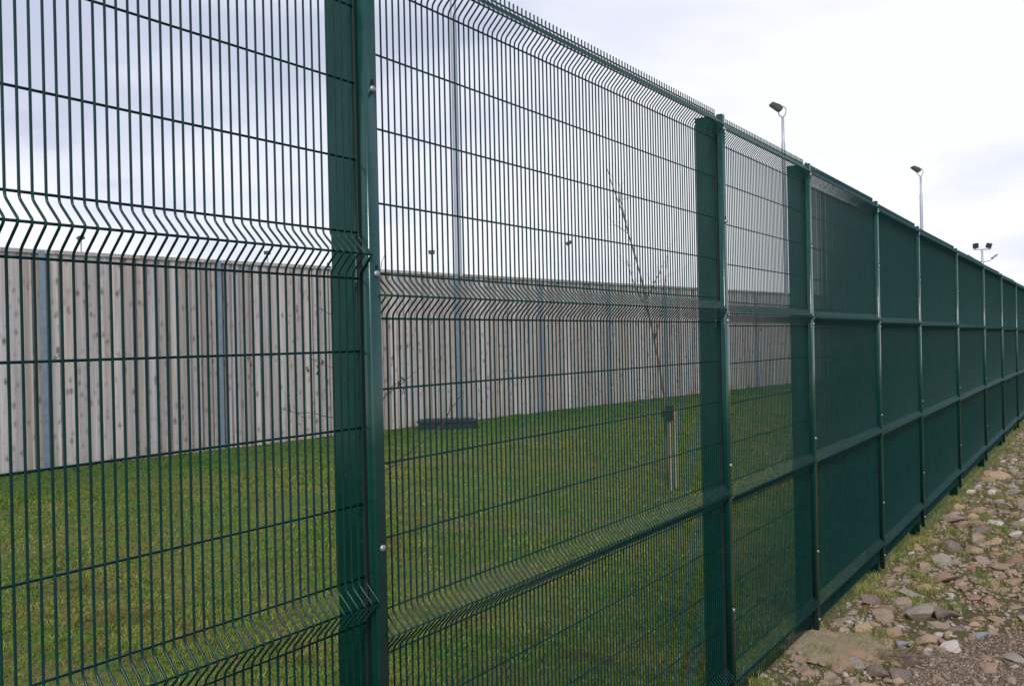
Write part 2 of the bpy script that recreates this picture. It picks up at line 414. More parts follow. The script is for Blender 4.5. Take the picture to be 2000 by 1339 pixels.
def hwire(Lp):
    key = round(Lp, 3)
    if key not in hzm:
        b = MB(); b.tube([(0, 0, 0), (Lp, 0, 0)], WR * .95, 8); hzm[key] = b.mesh('horizontal_wire', M_WIRE)
    return hzm[key]
BV = []; BF = []
INDIV = (1, 2, 3)
for i in range(len(posts) - 1):
    a, b = posts[i], posts[i + 1]; dv = b - a; Lp = dv.length; ang = math.atan2(dv.y, dv.x)
    pan = link('mesh_panel', None, fence, loc=(a.x - FI.x, a.y - FI.y, TIP[i]), rot=(0, 0, ang))
    n = int((Lp - .045) / PITCHW); x0 = (Lp - (n) * PITCHW) / 2
    bow = lambda x: .004 * math.sin(x * 2.2 + i)
    for hz, tip in HZ:
        y = WR * 1.9 + (-VD if tip else 0)
        link('horizontal_wire', hwire(Lp - .03), pan, loc=(.015, y, hz))
    for k_ in range(n + 1):
        x = x0 + k_ * PITCHW + random.uniform(-.0006, .0006); lean = random.uniform(-.0004, .0004)
        if i in INDIV:
            link('vertical_wire', WIRE, pan, loc=(x, 0, 0), rot=(0, lean, 0))
        else:
            ca, sa = math.cos(ang), math.sin(ang)
            V = WLV.copy(); X = V[:, 0] + x; Y = V[:, 1]
            V = np.stack([X * ca - Y * sa + a.x - FI.x, X * sa + Y * ca + a.y - FI.y, V[:, 2] + TIP[i]], -1)
            BF.append(np.array(WLF) + sum(len(q) for q in BV) if False else np.array(WLF) + len(BV) * len(WLV)); BV.append(V)
o = link('vertical_wire', mesh_np('distant_wires', np.concatenate(BV), np.concatenate(BF), M_WIRE, True), fence)
tag(o, 'dense upright wires of the far panels of the green fence', kind='stuff')

# posts: deep hollow section behind the mesh, folded cover strip in front held by bolts
def rprof(x0, x1, y0, y1, r, n=4):
    P = []
    for cx, cy, a0 in ((x1 - r, y0 + r, -90), (x1 - r, y1 - r, 0), (x0 + r, y1 - r, 90), (x0 + r, y0 + r, 180)):
        for k_ in range(n + 1):
            a = math.radians(a0 + 90 * k_ / n); P.append((cx + r * math.cos(a), cy + r * math.sin(a)))
    return P
hb = MB()     # bolt head: low dome, axis -y
rings = [(.0, .0095), (.003, .0090), (.0052, .0068), (.0064, .0036)]
for yy, r in rings:
    hb.v += [(r * math.cos(2 * math.pi * k_ / 12), -yy, r * math.sin(2 * math.pi * k_ / 12)) for k_ in range(12)]
for q in range(3):
    for k_ in range(12):
        k2 = (k_ + 1) % 12; hb.f.append([q * 12 + k_, q * 12 + k2, (q + 1) * 12 + k2, (q + 1) * 12 + k_]); hb.sm.append(True)
hb.f.append([36 + k_ for k_ in range(12)]); hb.sm.append(True)
BOLT = hb.mesh('bolt', M_BOLT)
sb = MB(); sb.quadbox((-.0035, -.0008, 0), (.0035, .002, .016)); SLOT = sb.mesh('keyhole_slot', M_DARKSLOT)
for i, p in enumerate(posts):
    dv = posts[min(i + 1, len(posts) - 1)] - posts[max(i - 1, 0)]; ang = math.atan2(dv.y, dv.x)
    tl = TIP[max(i - 1, 0)]; tr = TIP[min(i, len(TIP) - 1)]
    t_, d_ = fr(p.x, p.y); gb = float(gout(t_)) - .3
    pm = MB(); pm.prism(rprof(-.023, .023, .011, .105, .007), gb - tl, .945, True)
    pm.quadbox((-.022, .012, .945), (.022, .104, .952))
    po = pm.build('fence_post', M_POST, fence, loc=(p.x - FI.x, p.y - FI.y, tl), rot=(0, 0, ang))
    cm = MB(); cm.prism(rprof(-.0225, .0225, -.036, -.0045, .008, 5), -2.0, .955, True)
    cs = cm.build('cover_strip', M_COVER, po)
    gm = MB(); gm.quadbox((-.0222, -.0043, -1.98), (.0222, .0108, .94)); gm.build('gap_shade_strip', M_DARKSLOT, po)  # near-black strip added in the gap behind the cover, standing in for its shade
    for z in (.885, .435, -.05, -.765, -1.475, -1.90):
        link('bolt', BOLT, po, loc=(.003, -.0362, z + random.uniform(-.006, .006)), rot=(0, random.uniform(0, 3), 0))
        link('keyhole_slot', SLOT, po, loc=(.003, -.0362, z + .008))

# ------------------------------------------------------------------ timber acoustic fence
PHI = math.radians(41.2); TD = Vector((math.sin(PHI), math.cos(PHI), 0)); TN = Vector((math.cos(PHI), -math.sin(PHI), 0))  # TN faces camera
A = atz(0, 685, F / 148.7); A = Vector((A.x, A.y, CAMZ - 1.66))
tim = link('timber_fence', None, loc=A, rot=(0, 0, math.atan2(TD.y, TD.x)))
tag(tim, 'tall grey weathered timber board fence with steel posts at the back of the lawn', 'fence')
# local frame: x along, y = away from the camera (left of direction), z up
HB = 3.0; PER = .175
def board(w, th, y):
    b = MB(); b.quadbox((0, y, 0), (w, y + th, HB)); return b.mesh('board', M_WOOD)
BF1 = [board(w, .020, 0) for w in (.112, .134, .122, .104)]; BB = board(.12, .016, .034)
TL0 = -6.0; nper = 148
bay = 2.65
sposts = []
tpx = []
q0 = F * 3.0 / (math.cos(PHI) * .1735)
t_at = lambda x: q0 / (2550 - x)
tz = t_at(0)
sposts = [t_at(0) + 0] ; p0 = q0 * 4.05e-4 - tz
sposts = [p0 + bay * k_ for k_ in range(-3, 16)]
for k_ in range(nper):
    x = TL0 + k_ * PER; dz = random.uniform(-.02, .0)
    link('board', random.choice(BF1), tim, loc=(x + random.uniform(-.006, .006), random.uniform(-.003, .003), dz), rot=(0, random.uniform(-.0012, .0012), 0))
    link('board', BB, tim, loc=(x + .095, random.uniform(0, .003), dz))
fb = MB(); x = TL0 + nper * PER
while x < 48:
    fb.quadbox((x, 0, 0), (x + .13, .02, HB)); fb.quadbox((x + .095, .024, 0), (x + .215, .04, HB)); x += PER
tag(fb.build('board', M_WOOD, tim), 'run of far boards seen edge on', kind='stuff')
for k_, xp in enumerate(sposts):
    b = MB()
    b.quadbox((xp - .04, -.075, -.2), (xp + .04, -.067, HB + .0)); b.quadbox((xp - .003, -.067, -.2), (xp + .003, -.004, HB - .004))
    b.build('steel_post', M_GALV, tim)
for k_ in range(len(sposts) - 1):
    b = MB(); b.quadbox((sposts[k_] + .004, -.022, HB - .028), (sposts[k_ + 1] - .004, .062, HB + .022)); b.build('capping_rail', M_WOOD, tim)

# ------------------------------------------------------------------ lamp columns behind the timber fence
def street_lamp(px, ypx, Z, ztop, label, head=True, rb=.078, rt=.05, grp='tall lamp columns behind the timber fence'):
    p = atz(px, ypx, Z); g = CAMZ - 1.7
    root = link('street_lamp', None, loc=(p.x, p.y, g)); tag(root, label, 'street lamp', grp)
    H = ztop + CAMZ - g
    b = MB(); b.tube([(0, 0, 0), (0, 0, 1.2), (0, 0, 1.25), (0, 0, H * .62), (0, 0, H - .95), (0, 0, H - .9), (0, 0, H)], [rb * 1.3, rb * 1.3, rb, rb * .92, rb * .85, rt, rt], 14)
    b.build('column', M_POLE, root)
    if head:
        # stirrup bracket and slab-shaped floodlight tipped up to the left
        b = MB(); b.tube([(0, 0, H - .02), (.10, 0, H + .08), (.13, 0, H + .30), (.02, 0, H + .40)], .022, 8)
        b.tube([(0, 0, H - .02), (-.12, 0, H + .06), (-.16, 0, H + .22)], .022, 8); b.build('bracket', M_POLE, root)
        rot = Matrix.Translation((-.18, 0, H + .34)) @ Matrix.Rotation(math.radians(33), 4, 'Y') @ Matrix.Scale(.72, 4)
        b = MB(); bm_ = bmesh.new()
        prof = [(-.42, -.05), (-.36, -.10), (.18, -.13), (.24, -.05), (.22, .10), (.02, .15), (-.38, .06)]
        n = len(prof); bb = len(b.v)
        for yy in (-.19, .19): b.v += [tuple(rot @ Vector((x, yy, z))) for x, z in prof]
        for i in range(n):
            j = (i + 1) % n; b.f.append([bb + i, bb + j, bb + n + j, bb + n + i]); b.sm.append(False)
        b.f.append([bb + i for i in range(n)]); b.sm.append(False); b.f.append([bb + n + i for i in reversed(range(n))]); b.sm.append(False)
        ho = b.build('lamp_head', M_HEAD, root)
        b = MB(); b.quadbox((-.33, -.16, -.128), (.15, .16, -.118), rot @ Matrix.Rotation(math.radians(3.2), 4, 'Y')); b.build('lamp_glass', M_GLASS, ho)
    return root
street_lamp(895, 490, 19.5, 9.2, 'grey steel lamp column rising behind the timber fence, its head above the picture')
street_lamp(1537, 640, 32.7, 7.82, 'taller looking lamp column with dark floodlight, left of the two above the fence')
street_lamp(1804, 640, 46.0, 7.85, 'lamp column with dark floodlight farther right above the green fence', rb=.085)

def small_lamp(px, py, Z, label, kind):
    p = atz(px, py, Z); g = CAMZ - 1.9
    root = link('flood_lamp', None, loc=(p.x, p.y, g)); tag(root, label, 'flood lamp', 'small far lamps beyond the timber fence'); H = p.z - g
    b = MB(); b.tube([(0, 0, 0), (0, 0, H - .1)], [.09, .055], 8); b.build('column', M_POLE, root)
    b = MB(); rot = Matrix.Translation((0, 0, H)) @ Matrix.Rotation(math.radians(-25 if kind else 0), 4, 'Y')
    b.quadbox((-.20, -.15, -.10), (.20, .15, .10), rot); b.quadbox((-.23, -.17, .10), (.23, .17, .13), rot)
    b.build('lamp_head', M_HEAD, root)
small_lamp(158, 465, 60, 'tiny dark lamp over the timber fence at the far left', 1)
small_lamp(522, 494, 62, 'tiny lamp barely clearing the timber fence left of the near post', 0)
small_lamp(843, 493, 60, 'small box shaped lamp on pole just right of the near green post', 0)
small_lamp(1111, 475, 66, 'small tilted lamp seen above the timber fence through the second panel', 1)

p = atz(1919, 530, 130)
root = link('floodlight_mast', None, loc=(p.x, p.y, CAMZ - 2.2)); tag(root, 'far floodlight mast with two square lamps on top and two on side arms', 'floodlight mast')
top = atz(1917, 487, 130).z - root.location.z
b = MB(); b.tube([(0, 0, 0), (0, 0, top * .6), (0, 0, top)], [.25, .18, .13], 10); b.build('mast', M_POLE, root)
b = MB(); b.tube([(-1.25, 0, top), (1.25, 0, top)], .07, 6); b.build('cross_arm', M_POLE, root)
b = MB(); zl = top - 1.8; b.tube([(0, 0, zl), (-1.0, 0, zl + .15), (-1.5, 0, zl + .5)], .07, 6); b.tube([(0, 0, zl), (1.0, 0, zl + .15), (1.6, 0, zl + .5)], .07, 6); b.build('side_arm', M_POLE, root)
for s_, x in ((-1, -.95), (1, .95)):
    b = MB(); b.tube([(x, 0, top), (x, 0, top + .2)], .05, 6)
    r_ = Matrix.Translation((x, 0, top + .55)) @ Matrix.Rotation(math.radians(10 * s_), 4, 'Y') @ Matrix.Rotation(math.radians(20), 4, 'X')
    b.quadbox((-.32, -.15, -.32), (.32, .15, .32), r_); b.quadbox((-.37, -.19, -.37), (.37, -.15, .37), r_)
    b.build('floodlight', M_HEAD, root)
for s_ in (-1, 1):
    b = MB(); r_ = Matrix.Translation((1.75 * s_, 0, zl + .75)) @ Matrix.Rotation(math.radians(-35 * s_), 4, 'Y')
    b.quadbox((-.45, -.2, -.12), (.45, .2, .12), r_); b.build('floodlight', M_GLASS, root)

# ------------------------------------------------------------------ inspection box at the foot of the timber fence
c = hit(874, 838)
ch = link('inspection_box', None, loc=c, rot=(0, 0, math.radians(2))); tag(ch, 'low black ribbed plastic box on the grass against the timber fence', 'inspection box')
b = MB(); b.prism(rprof(-.53, .53, -.1, .42, .06), -.05, .13, False)
b.build('body', M_BLACK, ch)
b = MB(); b.prism(rprof(-.56, .56, -.13, .45, .07), .134, .165, False); b.prism(rprof(-.45, .45, -.04, .36, .05), .168, .185, False); b.build('lid', M_BLACK, ch)
for k_ in range(9):
    b = MB(); x = -.48 + k_ * .12; b.quadbox((x - .012, -.128, 0.0), (x + .012, -.102, .125)); b.build('rib', M_BLACK, ch)

# ------------------------------------------------------------------ saplings
def limb(b, pxs, Z, r0, r1, dz=0.0, wob=.0, base=None):
    P = []
    n = len(pxs)
    for i, (x, y) in enumerate(pxs):
        P.append(atz(x, y, Z + dz * i / max(1, n - 1)))
    Q = []
    for i in range(n - 1):
        for k_ in range(3):
            u = k_ / 3; q = P[i].lerp(P[i + 1], u)
            Q.append(q + Vector((random.uniform(-wob, wob), random.uniform(-wob, wob), random.uniform(-wob, wob))))
    Q.append(P[-1])
    base = base or Vector((0, 0, 0))
    b.tube([q - base for q in Q], [r0 + (r1 - r0) * i / (len(Q) - 1) for i in range(len(Q))], 6)
    return Q
def twigs(b, Q, base, n, ln, r):
    for _ in range(n):
        i = random.randrange(len(Q) // 3, len(Q)); q = Q[i]; d = Vector((random.gauss(0, 1), random.gauss(0, 1), random.uniform(.2, 1.6))).normalized()
        pts = [q]; 
        for k_ in range(4):
            d = (d + Vector((random.gauss(0, .25), random.gauss(0, .25), random.gauss(.05, .2)))).normalized(); pts.append(pts[-1] + d * ln / 4 * random.uniform(.6, 1.3))
        b.tube([x - base for x in pts], [r, r * .8, r * .6, r * .45, r * .3], 4)
ZA = 10.0
ba = hit(1306, 952)
tr = link('sapling_tree', None, loc=ba); tag(tr, 'bare leaning young tree tied to short stakes on the lawn', 'tree')
ZA = (ba - CPOS).dot(fwd)
b = MB(); Q = limb(b, [(1306, 952), (1300, 870), (1297, 775), (1285, 700), (1271, 632), (1258, 567), (1238, 490), (1214, 410), (1198, 368), (1186, 330)], ZA, .015, .004, 0, .004, ba); b.build('trunk', M_BARK, tr)
for pts in ([(1278, 665), (1292, 610), (1298, 560), (1303, 500)], [(1262, 585), (1285, 540), (1296, 515)], [(1240, 500), (1226, 455), (1202, 440)], [(1266, 610), (1240, 560), (1222, 500)], [(1222, 435), (1212, 390), (1213, 350)]):
    b = MB(); q = limb(b, pts, ZA, .008, .002, random.uniform(-.4, .4), .006, ba); twigs(b, q, ba, 4, .35, .0022); b.build('branch', M_TWIG, tr)
for i, (x1, y1, x2, y2) in enumerate(((1307, 790, 1311, 958), (1318, 800, 1321, 952))):
    g = hit(x2, y2); topz = 1.0 if i == 0 else .93
    st = link('tree_stake', None, loc=g); tag(st, ('left' if i == 0 else 'right') + ' of the two short timber stakes beside the leaning young tree', 'stake', 'tree stakes')
    b = MB(); b.quadbox((-.022, -.022, -.1), (.022, .022, topz)); b.build('stake', M_STAKE, st)
    if i == 0:
        b = MB(); b.quadbox((-.045, -.04, topz - .17), (.045, .04, topz + .01)); b.quadbox((-.10, -.012, topz - .12), (-.045, .012, topz - .04)); b.build('tie', M_TIE, st)
# multi-stemmed young shrub behind the near post
bb_ = hit(700, 1080); ZB = (bb_ - CPOS).dot(fwd)
sh = link('sapling_shrub', None, loc=bb_); tag(sh, 'bare young shrub with a few dead leaves behind the nearest green post', 'shrub')
b = MB(); Q = limb(b, [(700, 1080), (698, 960), (694, 850), (690, 740), (684, 640), (676, 560), (668, 500)], ZB, .016, .004, .1, .006, bb_); b.build('stem', M_TWIG, sh)
b = MB(); limb(b, [(702, 1075), (730, 960), (752, 920), (790, 888), (830, 858), (862, 832), (880, 800), (893, 780), (906, 764)], ZB, .010, .0025, -.2, .006, bb_); b.build('stem', M_TWIG, sh)
for pts in ([(690, 745), (660, 722), (640, 716), (617, 705), (600, 698)], [(688, 650), (660, 622), (640, 610), (613, 594)],
            [(694, 830), (650, 815), (605, 805), (567, 804), (546, 795)], [(698, 930), (655, 905), (628, 890), (606, 872), (580, 858)],
            [(700, 990), (660, 965), (625, 925), (606, 900), (590, 875)], [(700, 880), (740, 800), (762, 757), (800, 735), (828, 712)],
            [(690, 700), (730, 600), (744, 520), (752, 492)], [(692, 770), (720, 760), (745, 780), (790, 745), (795, 780)],
            [(680, 600), (655, 545), (640, 515)], [(880, 800), (878, 780), (882, 768)], [(567, 804), (565, 785), (566, 770)], [(790, 888), (820, 880), (850, 885)]):
    b = MB(); q = limb(b, pts, ZB, .005, .0018, random.uniform(-.3, .3), .005, bb_); twigs(b, q, bb_, 2, .12, .0014); b.build('branch', M_TWIG, sh)
def leafmesh():
    b = MB(); L_ = .048
    row = []
    for i in range(5):
        u = i / 4; w = .009 * math.sin(math.pi * min(1, u * .92 + .06)) + .001
        row.append([(-w, .012 * math.sin(u * 5), -u * L_), (0, -.008 + .012 * math.sin(u * 5), -u * L_), (w, .012 * math.sin(u * 5 + 1), -u * L_)])
    for r in row: b.v += r
    for i in range(4):
        for j in range(2): a = i * 3 + j; b.f.append([a, a + 1, a + 4, a + 3]); b.sm.append(True)
    return b.mesh('leaf', M_LEAFD)
LEAF = leafmesh()
for x, y in ((602, 715), (604, 722), (621, 716), (622, 722), (620, 712), (642, 512), (645, 520), (584, 805), (580, 820), (782, 745), (790, 757), (785, 735), (628, 702), (632, 705), (778, 742)):
    link('leaf', LEAF, sh, loc=atz(x, y, ZB) - bb_, rot=(random.uniform(-.6, .6), random.uniform(-.6, .6), random.uniform(0, 6)))

# ------------------------------------------------------------------ sandy mound at the third post
mc = hit(1628, 1262)
n = 110; xs = np.linspace(-1, 1, n); X, Y = np.meshgrid(xs, xs, indexing='ij')
ax = math.atan2(T.y, T.x)
lx = X * .42; ly = Y * .27
WX = mc.x + lx * math.cos(ax) - ly * math.sin(ax); WY = mc.y + lx * math.sin(ax) + ly * math.cos(ax)
R = np.sqrt(X ** 2 + Y ** 2) + .9 * fbm(X * 2.6 + 5, Y * 2.6, 4, 4)
h = .05 * np.clip(1 - R ** 2, -.6, 1) + .05 * fbm(WX * 11, WY * 11, 5, 31)
WZ = ground(WX, WY) + np.where(R < 1, h, h - .05)
idx = np.arange(n * n).reshape(n, n)
Fc = np.stack([idx[:-1, :-1], idx[1:, :-1], idx[1:, 1:], idx[:-1, 1:]], -1).reshape(-1, 4)
mo = link('sandy_mound', mesh_np('sandy_mound', np.stack([WX - mc.x, WY - mc.y, WZ - mc.z], -1).reshape(-1, 3), Fc, M_SAND, True), loc=mc)
tag(mo, 'low pale sandy mound of spoil at the foot of the third green post', 'mound')

# ------------------------------------------------------------------ stones
def rock(seed, npt=15, bevel=.10):
    r = random.Random(seed); bm = bmesh.new()
    for _ in range(npt):
        v = Vector((r.gauss(0, 1), r.gauss(0, 1), r.gauss(0, 1))).normalized() * r.uniform(.82, 1.0); bm.verts.new((v.x, v.y, v.z))
    res = bmesh.ops.convex_hull(bm, input=bm.verts[:]); 
    bmesh.ops.delete(bm, geom=[v for v in bm.verts if not v.link_faces], context='VERTS')
    bmesh.ops.dissolve_limit(bm, angle_limit=.30, verts=bm.verts[:], edges=bm.edges[:])
    if bevel:
        bmesh.ops.bevel(bm, geom=bm.edges[:], offset=bevel, segments=2, profile=.6, affect='EDGES', clamp_overlap=True)
    bmesh.ops.triangulate(bm, faces=bm.faces[:])
    if bevel:
        bmesh.ops.subdivide_edges(bm, edges=[e_ for e_ in bm.edges if e_.calc_length() > .45], cuts=1)
        for v in bm.verts:
            s_ = .05; c_ = v.co * 2.3 + Vector((seed, 0, 0))
            v.co += v.co.normalized() * s_ * (math.sin(c_.x * 2.1 + c_.y * 1.3) + math.sin(c_.z * 2.7 - c_.y * 1.9 + 1)) * .6
        bmesh.ops.triangulate(bm, faces=bm.faces[:])
    lo = min(v.co.z for v in bm.verts); me = bpy.data.meshes.new('stone'); bm.to_mesh(me); bm.free()
    me.polygons.foreach_set('use_smooth', [False] * len(me.polygons)); return me
ROCKS = [rock(100 + i, random.choice((11, 13, 16)), .075) for i in range(10)]
VAR = {}
def rockm(i, mat):
    if (i, mat) not in VAR:
        me = ROCKS[i].copy(); me.materials.clear(); me.materials.append(STM[mat]); VAR[(i, mat)] = me
        try: me.shade_smooth()
        except Exception: pass
        me.set_sharp_from_angle(angle=math.radians(34)) if hasattr(me, 'set_sharp_from_angle') else None
    return VAR[(i, mat)]
PL = [  # photo x, y of centre, width, height, material, label
 (1806, 1197, 68, 46, 'grey', 'largest grey wedge shaped stone with a sharp pale ridge'),
 (1851, 1199, 62, 27, 'dark', 'long dark brown stone lying right of the large grey wedge stone'),
 (1690, 1224, 40, 42, 'tan', 'upright yellow brown block stone just beyond the sandy mound'),
 (1720, 1231, 32, 34, 'dark', 'dark stone leaning on the right of the yellow brown block stone'),
 (1647, 1230, 32, 20, 'tan', 'small rounded tan stone on the edge of the sandy mound'),
 (1731, 1200, 46, 36, 'violet', 'brown grey stone behind the yellow brown block stone'),
 (1760, 1224, 30, 17, 'pale', 'small whitish stone in front of the large grey wedge stone'),
 (1856, 1237, 27, 18, 'tan', 'small tan stone on moss in front of the dark flat stone'),
 (1910, 1219, 31, 15, 'tan', 'flat tan stone right of the dark brown long stone'),
 (1944, 1173, 42, 28, 'red', 'reddish tan stone with a pointed right end near the gravel'),
 (1908, 1167, 30, 17, 'red', 'pinkish stone left of the reddish pointed stone'),
 (1891, 1149, 29, 15, 'red', 'front one of two small orange brown stones touching'),
 (1881, 1141, 24, 13, 'tan', 'rear one of two small orange brown stones touching'),
 (1852, 1129, 68, 24, 'red', 'long low reddish brown stone in the middle of the rubble'),
 (1806, 1104, 34, 30, 'violet', 'squarish grey brown stone standing near the short white stone'),
 (1845, 1090, 42, 36, 'grey', 'tall grey stone behind the long reddish brown one'),
 (1988, 1087, 46, 36, 'brown', 'big rounded brown stone at the right edge of the picture'),
 (1963, 1107, 62, 17, 'brown', 'flat brown slab in front of the big rounded stone at right'),
 (1874, 1070, 44, 28, 'dark', 'dark brown angular stone above the grey one'),
 (1795, 1064, 18, 18, 'tan', 'small tan stone on grass near the fence foot'),
 (1782, 1079, 15, 11, 'pale', 'small white stone on grass near the fence foot'),
 (1888, 1026, 44, 27, 'brown', 'smooth brown stone left of the dark brown block'),
 (1925, 1031, 38, 25, 'dark', 'dark brown block stone right of the smooth brown stone'),
 (1869, 1010, 50, 26, 'violet', 'violet brown stone with orange chips at its left'),
 (1911, 1050, 46, 26, 'violet', 'violet grey slab tilted across the rubble'),
 (1959, 926, 46, 26, 'tan', 'domed tan boulder farthest up by the fence'),
 (1913, 949, 20, 14, 'pale', 'left one of two pale grey stones below the tan boulder'),
 (1941, 960, 26, 16, 'pale', 'right one of two pale grey stones below the tan boulder'),
 (1813, 1147, 44, 20, 'tan', 'flat tan stone with a sloping top in front of the reddish stone'),
 (1780, 1155, 50, 18, 'grey', 'low grey stone left of the sloping tan stone'),
 (1989, 1043, 32, 20, 'pale', 'pale grey stone near the right edge above the brown slab'),
 (1767, 1256, 36, 20, 'blue', 'blue grey stone in front of the whitish stone'),
 (1652, 1298, 52, 34, 'brown', 'brown angular stone near the bottom beside the sandy mound'),
 (1721, 1310, 58, 40, 'dark', 'dark brown block stone near the bottom edge'),
 (1620, 1320, 42, 32, 'violet', 'round grey brown stone at the bottom by the fence'),
 (1666, 1327, 28, 16, 'tan', 'small tan stone at the bottom between two larger ones'),
 (1786, 1290, 38, 32, 'dark', 'dark grey stone beside the dry twigs'),
 (1941, 1305, 50, 16, 'red', 'purple brown stone lying alone on the gravel'),
 (1882, 1229, 58, 14, 'dark', 'flat dark stone sunk in the moss'),
 (1951, 1206, 38, 16, 'brown', 'brown stone right of the flat tan stone'),
 (1668, 1196, 26, 18, 'violet', 'small brown grey stone near the fence beyond the mound'),
 (1745, 1138, 34, 22, 'violet', 'rough brown stone near the fourth fence post'),
 (1770, 1172, 36, 22, 'tan', 'light brown stone left of the large grey wedge'),
 (1702, 1256, 30, 13, 'brown', 'narrow brown stone on the right slope of the sandy mound'),
 (1632, 1272, 22, 15, 'violet', 'small pinkish stone on the front of the sandy mound'),
 (1736, 1252, 32, 16, 'brown', 'slim brown slab pointing away in front of the block stone'),
 (1957, 1128, 26, 12, 'tan', 'small tan stone below the flat brown slab'),
 (1947, 1141, 36, 18, 'red', 'reddish brown stone below the flat brown slab'),
 (1760, 1330, 32, 18, 'tan', 'tan stone at the bottom edge right of the dark block'),
 (1700, 1337, 50, 16, 'tan', 'broad tan stone cut by the bottom edge'),
]
placed = []
def put_rock(px, py, w, h, mat, label, group, idx=None, own=True):
    c = hit(px, py + h * .38); Z = (c - CPOS).dot(fwd); s = F / Z
    sx_ = w / s / 2; sz_ = h / s / 2 * 1.05; sy_ = sx_ * random.uniform(.7, 1.1)
    c = c + Vector((0, sy_ * .45, 0)); z = gz(c.x, c.y)
    i = random.randrange(len(ROCKS)) if idx is None else idx
    o = link('stone', rockm(i, mat), loc=(c.x, c.y, z + sz_ * .30), rot=(random.uniform(-.18, .18), random.uniform(-.2, .2), 0))
    o.scale = (sx_ * 1.08, sy_, sz_ * 1.12); tag(o, label, 'stone', group); placed.append((c.x, c.y, max(sx_, sy_))); return o
for k_, (x, y, w, h, mt, lb) in enumerate(PL):
    put_rock(x, y, w, h, mt, lb, 'stones in the rubble beside the fence', k_ % 10)
cnt = 0; tries = 0
names = list(STM)
while cnt < 245 and tries < 9000:
    tries += 1
    t = 2.3 + 19 * random.random() ** 1.5; d = -(.10 + 3.2 * random.random() ** 1.2)
    x = O.x + T.x * t + NI.x * d; y = O.y + T.y * t + NI.y * d
    px, py, zc = project((x, y, gz(x, y)))
    if px > 2040 or py > 1370 or px < 1440: continue
    if float(gravel_mask(np.array(x), np.array(y))) > .5 and random.random() < .93: continue
    if vnoise(np.array(x * .9), np.array(y * .9), 77) < .22 + .2 * random.random(): continue
    sz = .044 + .080 * random.random() ** 1.5
    if any((x - a) ** 2 + (y - b_) ** 2 < (sz * .62 + c_ * .72) ** 2 for a, b_, c_ in placed): continue
    mt = random.choices(names, (6, 4, 4, 3, 1.2, 2.5, .5, 5))[0]
    word = dict(brown='brown', tan='tan', red='reddish', grey='grey', pale='whitish', dark='dark', blue='bluish', violet='grey brown')[mt]
    o = link('stone', rockm(random.randrange(10), mt), loc=(x, y, gz(x, y) + sz * .04), rot=(random.uniform(-.3, .3), random.uniform(-.3, .3), random.uniform(0, 6.28)))
    o.scale = (sz * random.uniform(.8, 1.35), sz * random.uniform(.7, 1.1), sz * random.uniform(.4, .75))
    pt = [fr(p_.x, p_.y)[0] for p_ in posts]; kk = min(range(len(pt)), key=lambda q: abs(pt[q] - t)) - 2
    nth = ('nearest', 'second', 'third', 'fourth', 'fifth', 'sixth', 'seventh', 'eighth', 'ninth', 'tenth', 'tenth')[max(0, min(10, kk))]
    where = 'close in by' if d > -.4 else ('a step out from' if d > -.95 else 'well out from')
    size = 'fist sized' if sz < .055 else ('middling' if sz < .08 else 'large')
    tag(o, '%s %s stone %s the %s green post' % (size, word, where, nth), 'stone', '%s %s stones %s the %s post' % (size, word, where, nth))
    placed.append((x, y, sz)); cnt += 1

def scatter_rocks(name, pts, sizes, mat, label, npt):
    protos = []
    for i in range(6):
        me = rock(500 + i + npt * 10, npt, 0); vs = np.array([v.co[:] for v in me.vertices]); fs = np.array([p_.vertices[:] for p_ in me.polygons]); protos.append((vs, fs))
    Vs = []; Fs = []; off = 0
    for (x, y, z), s_ in zip(pts, sizes):
        vs, fs = protos[random.randrange(6)]
        E = np.array(Euler((random.uniform(-.4, .4), random.uniform(-.4, .4), random.uniform(0, 6.28))).to_matrix())
        v = (vs * np.array([s_ * random.uniform(.8, 1.3), s_ * random.uniform(.7, 1), s_ * random.uniform(.45, .8)])) @ E.T + np.array([x, y, z + s_ * .15])
        Vs.append(v); Fs.append(fs + off); off += len(v)
    o = link(name, mesh_np(name, np.concatenate(Vs), np.concatenate(Fs), mat)); tag(o, label, kind='stuff'); return o
def ground_points(n, dmin, dmax, tmax, keep, tmin=1.6, pw=1.7):
    P = []
    k = 0
    while len(P) < n and k < 60:
        k += 1
        t = tmin + (tmax - tmin) * RNG.random(n) ** pw; d = -(dmin + (dmax - dmin) * RNG.random(n))
        x = O.x + T.x * t + NI.x * d; y = O.y + T.y * t + NI.y * d
        q = (x * fwd.x + y * fwd.y); ok = (q > .5) & (x / np.maximum(q, .1) < .62) & (x / np.maximum(q, .1) > .2) & (q > 3.9) & (RNG.random(n) < keep(x, y, t, d))
        z = ground(x, y); P += list(zip(x[ok], y[ok], z[ok]))
    return P[:n]
gp = ground_points(2100, .08, 4.0, 20, lambda x, y, t, d: np.clip(.45 + 2.2 * fbm(x * 1.1, y * 1.1, 3, 63), .03, 1) * (1 - .85 * gravel_mask(x, y)))
scatter_rocks('rubble', gp, [.016 + .026 * random.random() ** 1.5 for _ in gp], M_PEB, 'broken brown and tan rubble filling the gaps between larger stones', 13)
gp = ground_points(8000, .05, 4.5, 20, lambda x, y, t, d: np.clip(.25 + 1.5 * fbm(x * 1.1, y * 1.1, 3, 61) + .3, .05, 1))
scatter_rocks('pebbles', gp, [.006 + .022 * random.random() ** 2.2 for _ in gp], M_PEB, 'loose brown and grey pebbles between the larger stones', 9)
gp = ground_points(16000, .5, 3.5, 7, lambda x, y, t, d: gravel_mask(x, y))
scatter_rocks('gravel', gp, [.003 + .009 * random.random() ** 2 for _ in gp], M_PEB, 'fine pinkish gravel on the track at the lower right', 8)

